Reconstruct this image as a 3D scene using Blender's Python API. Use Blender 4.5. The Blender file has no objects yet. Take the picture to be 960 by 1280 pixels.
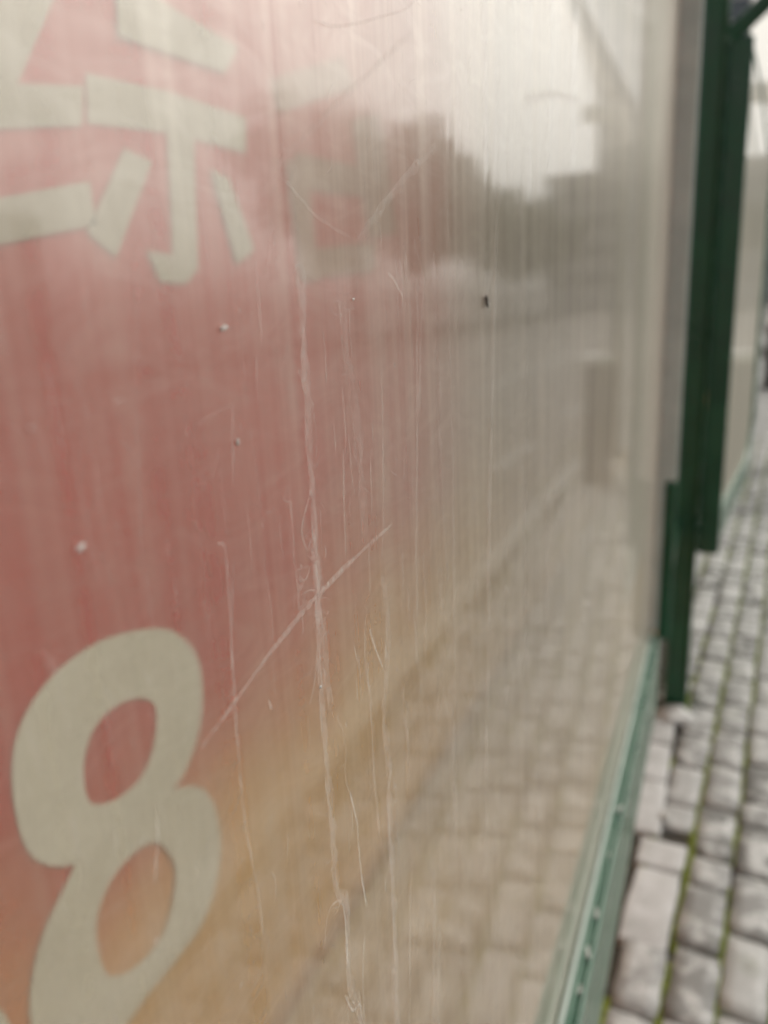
import bpy, bmesh, math, random
from mathutils import Vector, Matrix, noise

random.seed(7)
sc = bpy.context.scene
col = sc.collection
R = math.radians

# ------------------------------------------------------------------ camera
cd = bpy.data.cameras.new('camera')
cam = bpy.data.objects.new('camera', cd)
col.objects.link(cam)
right = Vector((0.398577, -0.916005, -0.045513))
up = Vector((0.256504, 0.063692, 0.964442))
back = Vector((-0.880535, -0.396079, 0.260345))
m = Matrix((right, up, back)).transposed().to_4x4()
m.translation = (0, 0, 1.4)
cam.matrix_world = m
cd.sensor_fit = 'VERTICAL'
cd.sensor_height = 36
cd.lens = 27.03
cd.clip_start = 0.01
cd.clip_end = 2000
cd.dof.use_dof = True
cd.dof.focus_distance = 0.305
cd.dof.aperture_fstop = 5.6
cd.dof.aperture_blades = 0
sc.camera = cam

# ------------------------------------------------------------------ world: bright overcast
SUN_AZ, SUN_EL = R(-30), R(48)      # azimuth from +x, towards the street side
w = bpy.data.worlds.new('World')
sc.world = w
w.use_nodes = True
nt = w.node_tree
for n in list(nt.nodes):
    nt.nodes.remove(n)
out = nt.nodes.new('ShaderNodeOutputWorld')
bg = nt.nodes.new('ShaderNodeBackground')
sky = nt.nodes.new('ShaderNodeTexSky')
sky.sky_type = 'NISHITA'
sky.sun_disc = False
sky.sun_elevation = SUN_EL
sky.sun_rotation = R(90) - SUN_AZ
sky.air_density = 1.2
sky.dust_density = 4.0
hs = nt.nodes.new('ShaderNodeHueSaturation')
hs.inputs['Saturation'].default_value = 0.12
tc = nt.nodes.new('ShaderNodeTexCoord')
cl = nt.nodes.new('ShaderNodeTexNoise')
cl.inputs['Scale'].default_value = 2.6
cl.inputs['Detail'].default_value = 5
mr = nt.nodes.new('ShaderNodeMapRange')
mr.inputs['From Min'].default_value = 0.3
mr.inputs['From Max'].default_value = 0.7
mr.inputs['To Min'].default_value = 0.85
mr.inputs['To Max'].default_value = 1.2
mu = nt.nodes.new('ShaderNodeMix')
mu.data_type = 'RGBA'
mu.blend_type = 'MULTIPLY'
mu.inputs[0].default_value = 1
L = nt.links.new
L(sky.outputs[0], hs.inputs['Color'])
L(tc.outputs['Generated'], cl.inputs['Vector'])
L(cl.outputs['Fac'], mr.inputs['Value'])
L(hs.outputs[0], mu.inputs[6])
L(mr.outputs[0], mu.inputs[7])
wm = nt.nodes.new('ShaderNodeMix')      # the slightly warm light of thin cloud
wm.data_type = 'RGBA'
wm.blend_type = 'MULTIPLY'
wm.inputs[0].default_value = 1
wm.inputs[7].default_value = (1.02, 1.0, 0.965, 1)
L(mu.outputs[2], wm.inputs[6])
L(wm.outputs[2], bg.inputs['Color'])
bg.inputs['Strength'].default_value = 0.13
L(bg.outputs[0], out.inputs[0])

# ------------------------------------------------------------------ sun through thin cloud
sd = bpy.data.lights.new('sun', 'SUN')
sd.energy = 0.6
sd.angle = R(14)
sd.color = (1.0, 0.95, 0.88)
sun = bpy.data.objects.new('sun', sd)
col.objects.link(sun)
sdir = Vector((math.cos(SUN_EL) * math.cos(SUN_AZ), math.cos(SUN_EL) * math.sin(SUN_AZ), math.sin(SUN_EL)))
sun.rotation_euler = (-sdir).to_track_quat('-Z', 'Y').to_euler()
sun.location = (0, 0, 20)

# ------------------------------------------------------------------ exposure
sc.view_settings.view_transform = 'Standard'
sc.view_settings.look = 'None'
sc.view_settings.exposure = 0.2
sc.view_settings.gamma = 1
sc.view_settings.use_curve_mapping = False
sc.render.engine = 'CYCLES'
sc.cycles.use_denoising = True
sc.cycles.max_bounces = 5
sc.cycles.diffuse_bounces = 2
sc.cycles.glossy_bounces = 3
sc.cycles.use_adaptive_sampling = True
sc.cycles.adaptive_threshold = 0.03
sc.cycles.sample_clamp_indirect = 6
sc.cycles.transparent_max_bounces = 24

# ------------------------------------------------------------------ helpers
def tag(o, label=None, cat=None, group=None, kind=None):
    if label: o['label'] = label
    if cat: o['category'] = cat
    if group: o['group'] = group
    if kind: o['kind'] = kind
    return o

def empty(name, loc=(0, 0, 0), rz=0):
    o = bpy.data.objects.new(name, None)
    col.objects.link(o)
    o.location = loc
    o.rotation_euler = (0, 0, rz)
    o.empty_display_size = 0.1
    return o

def link(name, me, mat=None, parent=None, loc=None):
    o = bpy.data.objects.new(name, me)
    col.objects.link(o)
    if mat and not me.materials: me.materials.append(mat)
    if parent: o.parent = parent
    if loc: o.location = loc
    return o

def obj(name, bm, mat, parent=None, smooth=False, loc=None):
    me = bpy.data.meshes.new(name)
    bm.normal_update()
    bm.to_mesh(me)
    bm.free()
    if smooth:
        for p in me.polygons: p.use_smooth = True
    return link(name, me, mat, parent, loc)

def pyobj(name, verts, faces, mat, parent=None, smooth=False, loc=None):
    me = bpy.data.meshes.new(name)
    me.from_pydata(verts, [], faces)
    me.update()
    if smooth:
        for p in me.polygons: p.use_smooth = True
    return link(name, me, mat, parent, loc)

def box(bm, x0, x1, y0, y1, z0, z1, bev=0.0, seg=2):
    r = bmesh.ops.create_cube(bm, size=1)
    vs = r['verts']
    for v in vs:
        v.co = Vector(((x0 + x1) / 2 + v.co.x * (x1 - x0), (y0 + y1) / 2 + v.co.y * (y1 - y0), (z0 + z1) / 2 + v.co.z * (z1 - z0)))
    if bev:
        es = list({e for v in vs for e in v.link_edges})
        bmesh.ops.bevel(bm, geom=es, offset=bev, segments=seg, affect='EDGES', profile=0.5)
    return vs

def boxobj(name, x0, x1, y0, y1, z0, z1, mat, parent=None, bev=0.0, seg=2, smooth=False):
    bm = bmesh.new()
    box(bm, x0, x1, y0, y1, z0, z1, bev, seg)
    return obj(name, bm, mat, parent, smooth)

def tube(bm, pts, rad, n=10, caps=True):
    pts = [Vector(p) for p in pts]
    rads = rad if isinstance(rad, (list, tuple)) else [rad] * len(pts)
    rings = []
    ref = Vector((0.31, 0.57, 0.76))
    for i, p in enumerate(pts):
        t = (pts[min(i + 1, len(pts) - 1)] - pts[max(i - 1, 0)]).normalized()
        a = t.cross(ref)
        if a.length < 1e-3: a = t.cross(Vector((1, 0, 0)))
        a.normalize()
        b = t.cross(a)
        rings.append([bm.verts.new(p + (a * math.cos(q) + b * math.sin(q)) * rads[i]) for q in [2 * math.pi * k / n for k in range(n)]])
    for r0, r1 in zip(rings, rings[1:]):
        for k in range(n):
            bm.faces.new((r0[k], r0[(k + 1) % n], r1[(k + 1) % n], r1[k]))
    if caps:
        bm.faces.new(rings[0][::-1])
        bm.faces.new(rings[-1])
    bmesh.ops.recalc_face_normals(bm, faces=bm.faces)

def lathe(bm, prof, cx=0, cy=0, n=24):
    rings = [[bm.verts.new((cx + r * math.cos(2 * math.pi * k / n), cy + r * math.sin(2 * math.pi * k / n), z)) for k in range(n)] for r, z in prof]
    for r0, r1 in zip(rings, rings[1:]):
        for k in range(n):
            bm.faces.new((r0[k], r0[(k + 1) % n], r1[(k + 1) % n], r1[k]))
    bm.faces.new(rings[0][::-1])
    bm.faces.new(rings[-1])

# ------------------------------------------------------------------ materials
class NT:
    def __init__(s, name):
        s.m = bpy.data.materials.new(name)
        s.m.use_nodes = True
        s.t = s.m.node_tree
        for n in list(s.t.nodes): s.t.nodes.remove(n)
        s.out = s.n('ShaderNodeOutputMaterial')
    def n(s, kind, **kw):
        nd = s.t.nodes.new(kind)
        for k, v in kw.items():
            if hasattr(nd, k) and k not in nd.inputs: setattr(nd, k, v)
            else: s.put(nd.inputs[k], v)
        return nd
    def put(s, inp, v):
        if isinstance(v, bpy.types.NodeSocket): s.t.links.new(v, inp)
        else: inp.default_value = v
    def coord(s, scale=(1, 1, 1), kind='Object', rot=(0, 0, 0)):
        tc = s.n('ShaderNodeTexCoord')
        mp = s.n('ShaderNodeMapping')
        mp.inputs['Scale'].default_value = scale
        mp.inputs['Rotation'].default_value = rot
        s.put(mp.inputs['Vector'], tc.outputs[kind])
        return mp.outputs[0]
    def pos(s, scale=(1, 1, 1), rot=(0, 0, 0)):
        g = s.n('ShaderNodeNewGeometry')
        mp = s.n('ShaderNodeMapping')
        mp.inputs['Scale'].default_value = scale
        mp.inputs['Rotation'].default_value = rot
        s.put(mp.inputs['Vector'], g.outputs['Position'])
        return mp.outputs[0]
    def noise(s, vec, scale, detail=3, rough=0.55, dist=0.0):
        nd = s.n('ShaderNodeTexNoise')
        s.put(nd.inputs['Vector'], vec)
        nd.inputs['Scale'].default_value = scale
        nd.inputs['Detail'].default_value = detail
        nd.inputs['Roughness'].default_value = rough
        nd.inputs['Distortion'].default_value = dist
        return nd.outputs['Fac']
    def rng(s, v, a, b, c=0.0, d=1.0):
        nd = s.n('ShaderNodeMapRange')
        nd.interpolation_type = 'SMOOTHSTEP'
        s.put(nd.inputs['Value'], v)
        for k, q in zip(('From Min', 'From Max', 'To Min', 'To Max'), (a, b, c, d)): nd.inputs[k].default_value = q
        return nd.outputs[0]
    def math(s, op, a, b=0.0, clamp=False):
        nd = s.n('ShaderNodeMath')
        nd.operation = op
        nd.use_clamp = clamp
        s.put(nd.inputs[0], a)
        s.put(nd.inputs[1], b)
        return nd.outputs[0]
    def mix(s, f, a, b, blend='MIX'):
        nd = s.n('ShaderNodeMix')
        nd.data_type = 'RGBA'
        nd.blend_type = blend
        s.put(nd.inputs[0], f)
        s.put(nd.inputs[6], a)
        s.put(nd.inputs[7], b)
        return nd.outputs[2]
    def bump(s, h, strength=0.3, dist=0.01):
        nd = s.n('ShaderNodeBump')
        s.put(nd.inputs['Height'], h)
        nd.inputs['Strength'].default_value = strength
        nd.inputs['Distance'].default_value = dist
        return nd.outputs[0]
    def principled(s, color, rough=0.6, **kw):
        p = s.n('ShaderNodeBsdfPrincipled')
        s.put(p.inputs['Base Color'], color)
        s.put(p.inputs['Roughness'], rough)
        for k, v in kw.items(): s.put(p.inputs[k.replace('_', ' ')], v)
        s.put(s.out.inputs[0], p.outputs[0])
        return s.m

def C(r, g, b): return (r, g, b, 1.0)

def mat_plain(name, c0, c1, rough=0.6, scale=8.0, bump=0.1, bdist=0.003, **kw):
    s = NT(name)
    v = s.pos()
    n1 = s.noise(v, scale, 5)
    n2 = s.noise(v, scale * 9, 3)
    f = s.math('ADD', s.math('MULTIPLY', n1, 0.7), s.math('MULTIPLY', n2, 0.3))
    c = s.mix(s.rng(f, 0.32, 0.68), C(*c0), C(*c1))
    return s.principled(c, s.rng(n1, 0.3, 0.7, rough * 0.85, min(1, rough * 1.15)), Normal=s.bump(f, bump, bdist), **kw)

M = {}
M['asphalt'] = mat_plain('asphalt', (.17, .155, .135), (.23, .21, .185), .75, 3, .3, .004)
M['ground'] = mat_plain('ground', (.16, .15, .135), (.24, .23, .21), .9, 1.5, .2)
M['kerb'] = mat_plain('kerb_granite', (.36, .35, .32), (.50, .49, .46), .8, 12, .2)
M['paint_white'] = mat_plain('road_paint', (.32, .31, .28), (.5, .49, .46), .6, 9, .1)
M['soil'] = mat_plain('joint_soil', (.035, .03, .022), (.085, .075, .055), .95, 30, .6, .004)
M['moss'] = mat_plain('moss', (.15, .19, .02), (.36, .42, .06), .95, 60, .6, .004)
M['slab'] = mat_plain('pale_concrete', (.40, .39, .365), (.62, .61, .59), .8, 14, .3, .003)
M['mortar'] = mat_plain('mortar', (.5, .49, .46), (.72, .71, .68), .85, 40, .5, .006)
M['wall'] = mat_plain('render_wall', (.34, .32, .28), (.46, .44, .40), .9, 3, .2)
M['pale_green'] = mat_plain('pale_green_board', (.42, .52, .44), (.55, .62, .54), .6, 4, .1)
M['bollard'] = mat_plain('bollard_stone', (.035, .03, .028), (.08, .07, .065), .7, 18, .2)
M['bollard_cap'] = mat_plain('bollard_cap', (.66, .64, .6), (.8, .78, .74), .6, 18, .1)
M['bark'] = mat_plain('bark', (.05, .04, .03), (.11, .09, .07), .9, 8, .5)
M['facade_grey'] = mat_plain('grey_facade', (.36, .36, .36), (.46, .46, .45), .8, .4, .1)
M['facade_beige'] = mat_plain('beige_facade', (.42, .38, .32), (.52, .48, .42), .8, .4, .1)
M['glass_dark'] = mat_plain('dark_window', (.06, .075, .09), (.11, .13, .15), .15, .5, .0)
M['trim_grey'] = mat_plain('grey_trim', (.42, .46, .42), (.52, .56, .51), .45, 16, .1)
M['bead'] = mat_plain('bead', (.30, .36, .31), (.42, .48, .42), .4, 16, .1)
M['grit'] = mat_plain('pale_grit', (.5, .48, .44), (.7, .68, .64), .8, 120, .3, .001)
M['insect'] = mat_plain('insect_body', (.012, .01, .008), (.04, .032, .025), .4, 300, .2, .0003)
M['wing'] = mat_plain('insect_wing', (.45, .42, .36), (.6, .56, .5), .3, 300, .1, .0002)
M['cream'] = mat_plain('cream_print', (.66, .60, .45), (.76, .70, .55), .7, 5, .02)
M['cream_veiled'] = mat_plain('cream_print_veiled', (.44, .37, .26), (.54, .47, .35), .7, 5, .02)  # upper strokes: bright veil over the sheet put into the print colour
M['cream_veiled_deep'] = mat_plain('cream_print_veiled_deep', (.36, .16, .10), (.44, .24, .16), .7, 5, .02)  # strokes nearly lost in haze: heavier veil painted as reddened cream

def mat_paint(name, dark, light, rough):
    s = NT(name)
    v = s.pos()
    n1 = s.noise(v, 9, 5)
    chips = s.rng(s.noise(s.pos((1, 1, .35)), 70, 4, .65), .66, .74)
    st = s.noise(s.pos((60, 60, 2.0)), 3.0, 4)
    c = s.mix(s.rng(n1, .35, .7), C(*dark), C(*light))
    c = s.mix(s.math('MULTIPLY', chips, .35), c, C(.12, .10, .075))
    c = s.mix(s.rng(st, .55, .8, 0, .25), c, C(.22, .22, .19))
    r = s.rng(n1, .3, .7, rough * .75, rough * 1.35)
    return s.principled(c, r, Normal=s.bump(s.math('ADD', n1, s.math('MULTIPLY', chips, -.4)), .12, .002), Coat_Weight=.12, Coat_Roughness=.2)
M['green'] = mat_paint('dark_green_paint', (.007, .062, .026), (.011, .09, .039), .36)
M['green_mid'] = mat_paint('worn_green_paint', (.09, .18, .125), (.16, .25, .185), .3)
M['green_pole'] = mat_paint('pole_green_paint', (.008, .05, .02), (.012, .065, .03), .4)

def mat_sett():
    s = NT('granite_sett')
    v = s.pos()
    oi = s.n('ShaderNodeObjectInfo')
    off = s.n('ShaderNodeVectorMath')
    off.operation = 'ADD'
    s.put(off.inputs[0], v)
    sc_ = s.n('ShaderNodeCombineXYZ')
    s.put(sc_.inputs[0], s.math('MULTIPLY', oi.outputs['Random'], 37.0))
    s.put(off.inputs[1], sc_.outputs[0])
    big = s.noise(off.outputs[0], 16, 4)
    fine = s.noise(v, 260, 3, .7)
    base = s.mix(oi.outputs['Random'], C(.20, .195, .18), C(.48, .47, .445))
    c = s.mix(s.rng(big, .46, .62), base, C(.55, .54, .51))
    c = s.mix(s.rng(fine, .35, .65, 0, .30), c, C(.10, .095, .085))
    g = s.rng(s.noise(v, 7, 4), .56, .72, 0, .35)
    c = s.mix(g, c, C(.12, .13, .055))
    h = s.math('ADD', s.math('MULTIPLY', big, .6), s.math('MULTIPLY', fine, .4))
    return s.principled(c, s.rng(big, .3, .7, .75, .5), Normal=s.bump(h, .5, .004))
M['sett'] = mat_sett()

def mat_banner():
    # red print that turns to gold in a soft wave along its foot
    s = NT('banner_print')
    g = s.n('ShaderNodeNewGeometry')
    sp = s.n('ShaderNodeSeparateXYZ')
    s.put(sp.inputs[0], g.outputs['Position'])
    x, z = sp.outputs[0], sp.outputs[2]
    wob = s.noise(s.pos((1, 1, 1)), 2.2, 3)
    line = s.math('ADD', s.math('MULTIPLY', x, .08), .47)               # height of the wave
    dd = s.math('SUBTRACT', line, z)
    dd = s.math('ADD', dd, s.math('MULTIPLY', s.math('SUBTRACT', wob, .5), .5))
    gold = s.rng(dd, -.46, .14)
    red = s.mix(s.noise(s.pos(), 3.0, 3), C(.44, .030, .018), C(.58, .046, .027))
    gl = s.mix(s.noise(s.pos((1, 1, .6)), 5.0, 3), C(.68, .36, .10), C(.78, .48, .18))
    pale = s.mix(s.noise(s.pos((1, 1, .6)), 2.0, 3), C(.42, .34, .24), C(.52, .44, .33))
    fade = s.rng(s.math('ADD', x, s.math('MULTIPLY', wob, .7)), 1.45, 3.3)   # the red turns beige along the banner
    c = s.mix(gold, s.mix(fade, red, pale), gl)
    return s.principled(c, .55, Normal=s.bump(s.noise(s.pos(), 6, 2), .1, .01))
M['banner'] = mat_banner()

def mat_acrylic(name, tint, film_amt=1.0, rough=.056, film_col=(.66, .56, .43, 1), haze=.245, dust=.026):
    # clear sheet: see-through, mirror-like at grazing angles, with a film of dust and wash streaks
    s = NT(name)
    geo = s.n('ShaderNodeNewGeometry')
    front = s.math('SUBTRACT', 1.0, geo.outputs['Backfacing'])
    fine = s.noise(s.pos((420, 1, 5)), 1.0, 2, .6)
    mid = s.noise(s.pos((70, 1, 2.2)), 1.0, 2, .6, .4)
    broad = s.noise(s.pos((5, 1, 4)), 1.0, 2, .6)
    swirl = s.noise(s.pos((26, 1, 60), rot=(0, R(38), 0)), 1.0, 2, .7, 1.2)
    film = s.math('ADD', s.rng(fine, .42, .78, .02, .10), s.rng(mid, .46, .78, .03, .14))
    film = s.math('ADD', film, s.rng(broad, .35, .75, .04, .12))
    film = s.math('ADD', film, s.rng(swirl, .5, .8, 0, .06))
    film = s.math('MULTIPLY', s.math('MULTIPLY', film, film_amt), front, True)
    nrm = s.bump(s.math('ADD', mid, s.math('MULTIPLY', broad, 3.0)), .032, .002)
    tr = s.n('ShaderNodeBsdfTransparent')
    tr.inputs[0].default_value = tint
    df = s.n('ShaderNodeBsdfDiffuse')
    df.inputs[0].default_value = film_col
    fr = s.n('ShaderNodeFresnel')
    fr.inputs['IOR'].default_value = 1.49
    s.put(fr.inputs['Normal'], nrm)
    F = fr.outputs[0]
    F2 = s.math('DIVIDE', s.math('MULTIPLY', F, 2.0), s.math('ADD', F, 1.0))   # both faces of the sheet
    F2 = s.math('MULTIPLY', F2, front, True)
    ga = s.n('ShaderNodeBsdfGlossy')
    s.put(ga.inputs['Roughness'], s.rng(mid, .3, .75, rough * .8, rough * 1.35))
    s.put(ga.inputs['Normal'], nrm)
    gb = s.n('ShaderNodeBsdfGlossy')
    gb.inputs['Roughness'].default_value = .32
    s.put(gb.inputs['Normal'], nrm)
    ga.inputs['Color'].default_value = C(1, 1, 1)
    gb.inputs['Color'].default_value = C(1, .95, .86)
    mg = s.n('ShaderNodeMixShader')
    s.put(mg.inputs[0], s.rng(mid, .3, .75, .32, .50))
    s.put(mg.inputs[1], ga.outputs[0])
    s.put(mg.inputs[2], gb.outputs[0])
    mb = s.n('ShaderNodeMixShader')
    s.put(mb.inputs[0], film)
    s.put(mb.inputs[1], tr.outputs[0])
    s.put(mb.inputs[2], df.outputs[0])
    mh = s.n('ShaderNodeMixShader')           # wide sheen of the rubbed, scratched surface
    s.put(mh.inputs[0], s.math('MULTIPLY', s.math('ADD', s.rng(mid, .3, .75, haze * .6, haze * 1.15), s.rng(swirl, .35, .75, 0, haze * .3)), front))
    s.put(mh.inputs[1], mb.outputs[0])
    s.put(mh.inputs[2], gb.outputs[0])
    mf = s.n('ShaderNodeMixShader')
    s.put(mf.inputs[0], F2)
    s.put(mf.inputs[1], mh.outputs[0])
    s.put(mf.inputs[2], mg.outputs[0])
    # loose dust lying on the face: covers more the flatter one looks along it, 1 - exp(-t / cos)
    dot = s.n('ShaderNodeVectorMath')
    dot.operation = 'DOT_PRODUCT'
    s.put(dot.inputs[0], geo.outputs['Incoming'])
    s.put(dot.inputs[1], geo.outputs['Normal'])
    cosv = s.math('MAXIMUM', s.math('ABSOLUTE', dot.outputs['Value']), .09)
    tau = s.math('ADD', s.rng(mid, .35, .75, dust * .8, dust * 1.3), s.rng(fine, .4, .75, 0, dust * .3))
    cover = s.math('SUBTRACT', 1.0, s.math('POWER', 2.71828, s.math('DIVIDE', s.math('MULTIPLY', tau, -1.0), cosv)))
    dd_ = s.n('ShaderNodeBsdfDiffuse')
    dd_.inputs[0].default_value = C(.76, .67, .55)
    md_ = s.n('ShaderNodeMixShader')
    s.put(md_.inputs[0], s.math('MULTIPLY', cover, front, True))
    s.put(md_.inputs[1], mf.outputs[0])
    s.put(md_.inputs[2], dd_.outputs[0])
    s.put(s.out.inputs[0], md_.outputs[0])
    return s.m
M['acrylic'] = mat_acrylic('dusty_acrylic', C(.95, .95, .93), .45)
M['acrylic_green'] = mat_acrylic('greenish_acrylic', C(.80, .92, .84), 4.5, film_col=(.58, .68, .58, 1))
s_ = NT('acrylic_back')
tr_ = s_.n('ShaderNodeBsdfTransparent')
tr_.inputs[0].default_value = C(.97, .97, .96)
s_.put(s_.out.inputs[0], tr_.outputs[0])
M['acrylic_back'] = s_.m
M['apron'] = mat_plain('tan_concrete', (.46, .30, .14), (.56, .40, .21), .85, 6, .2)

def mat_residue():
    # dried runs and scratches: pale residue, thinner towards the edges of each mark
    s = NT('dried_residue')
    at = s.n('ShaderNodeAttribute')
    at.attribute_name = 'cover'
    nz = s.noise(s.pos((600, 1, 160)), 1.0, 1, .7)
    f = s.math('MULTIPLY', at.outputs['Fac'], s.rng(nz, .25, .65, .35, 1.25), True)
    tr = s.n('ShaderNodeBsdfTransparent')
    df = s.n('ShaderNodeBsdfDiffuse')
    df.inputs[0].default_value = C(.88, .85, .78)
    mx = s.n('ShaderNodeMixShader')
    s.put(mx.inputs[0], f)
    s.put(mx.inputs[1], tr.outputs[0])
    s.put(mx.inputs[2], df.outputs[0])
    s.put(s.out.inputs[0], mx.outputs[0])
    return s.m
M['residue'] = mat_residue()

def mat_leaf(name, a, b):
    s = NT(name)
    v = s.pos()
    c = s.mix(s.rng(s.noise(v, .9, 3), .35, .65), C(*a), C(*b))
    return s.principled(c, .6)
M['leaf'] = mat_leaf('foliage', (.075, .10, .045), (.15, .18, .085))
M['leaf2'] = mat_leaf('pale_foliage', (.10, .12, .055), (.18, .21, .10))

# ---- shapes measured on the sheet and the banner, metres (along the screen, height)
EIGHT_UP=( [(0.7911, 0.9697), (0.8428, 0.9391), (0.8785, 0.8903), (0.8859, 0.837), (0.873, 0.7802), (0.8416, 0.7344), (0.8011, 0.7089), (0.7191, 0.709), (0.6495, 0.7241), (0.5974, 0.7244), (0.5558, 0.7543), (0.5336, 0.7946), (0.5288, 0.8478), (0.534, 0.8975), (0.5504, 0.9398), (0.5829, 0.9694), (0.6319, 0.9885), (0.7016, 0.992)] , [(0.7512, 0.88), (0.7743, 0.8582), (0.7745, 0.8288), (0.7579, 0.7912), (0.73, 0.7671), (0.692, 0.7629), (0.6586, 0.7712), (0.6367, 0.7879), (0.631, 0.8145), (0.6364, 0.8484), (0.6526, 0.8758), (0.682, 0.8912), (0.7166, 0.8915)] )
EIGHT_LOW=( [(0.8491, 0.671), (0.8789, 0.6172), (0.8846, 0.5431), (0.8608, 0.4829), (0.8181, 0.44), (0.7508, 0.4308), (0.6824, 0.4293), (0.6196, 0.4226), (0.5589, 0.433), (0.5082, 0.4913), (0.4945, 0.5641), (0.5034, 0.6212), (0.5338, 0.674), (0.583, 0.7139), (0.6271, 0.7461), (0.724, 0.7355), (0.8001, 0.7032)] , [(0.7466, 0.6428), (0.7706, 0.5891), (0.7623, 0.543), (0.7331, 0.5015), (0.6939, 0.491), (0.6494, 0.5012), (0.6179, 0.5256), (0.6083, 0.5653), (0.6095, 0.6059), (0.6221, 0.636), (0.6508, 0.6593), (0.6881, 0.6656), (0.7179, 0.6612)] )
LEFT_DIGIT=( [(0.469, 0.5415), (0.457, 0.5133), (0.4368, 0.5007), (0.4118, 0.5048), (0.386, 0.524), (0.3627, 0.5544), (0.3443, 0.5915), (0.3326, 0.6306), (0.328, 0.6677), (0.3307, 0.6996), (0.3403, 0.7235), (0.356, 0.7371), (0.3765, 0.7388), (0.4, 0.7275), (0.4243, 0.7034), (0.4463, 0.6682), (0.4628, 0.6256), (0.471, 0.5811)] , [(0.4215, 0.5959), (0.414, 0.5803), (0.4018, 0.5761), (0.3878, 0.5842), (0.3756, 0.6019), (0.3677, 0.625), (0.3657, 0.6481), (0.3697, 0.6666), (0.379, 0.6767), (0.3916, 0.6761), (0.4051, 0.6645), (0.4162, 0.644), (0.4223, 0.6191)] )
STROKES= [[(0.6264, 1.6301), (0.6711, 1.7066), (0.7171, 1.7571), (0.7892, 1.7796), (0.6982, 1.6504), (0.6672, 1.6408)], [(0.609, 1.6336), (0.7985, 1.6691), (0.7869, 1.6235), (0.5991, 1.5871)], [(0.5834, 1.5143), (0.7864, 1.5612), (0.7875, 1.5118), (0.5735, 1.4683)], [(0.8765, 1.7912), (0.9425, 1.8073), (1.1462, 1.7958), (1.1041, 1.7508), (0.8695, 1.74)], [(0.8054, 1.6844), (0.9598, 1.6961), (1.1525, 1.6975), (1.1438, 1.6448), (0.95, 1.6423), (0.7969, 1.6279)], [(0.9493, 1.6573), (1.0103, 1.6574), (0.9856, 1.4643), (0.9551, 1.4425), (0.8965, 1.4443), (0.876, 1.4855), (0.9311, 1.4814)], [(0.8559, 1.6082), (0.9087, 1.6002), (0.8155, 1.4742), (0.7708, 1.5024)], [(1.0405, 1.608), (1.0871, 1.6002), (1.1432, 1.4967), (1.0877, 1.4726)], [(1.2367, 1.7707), (1.5204, 1.8713), (1.5695, 1.828), (1.2551, 1.7233)], [(1.3013, 1.6674), (1.6653, 1.6842), (1.6587, 1.6282), (1.3308, 1.6098)], [(1.3153, 1.5039), (1.6347, 1.5339), (1.6276, 1.4733), (1.3078, 1.4529)], [(1.2708, 1.6502), (1.3411, 1.6597), (1.361, 1.4506), (1.2923, 1.45)], [(1.5537, 1.7633), (1.692, 1.8034), (1.7671, 1.5618), (1.6101, 1.5425)]]
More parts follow.
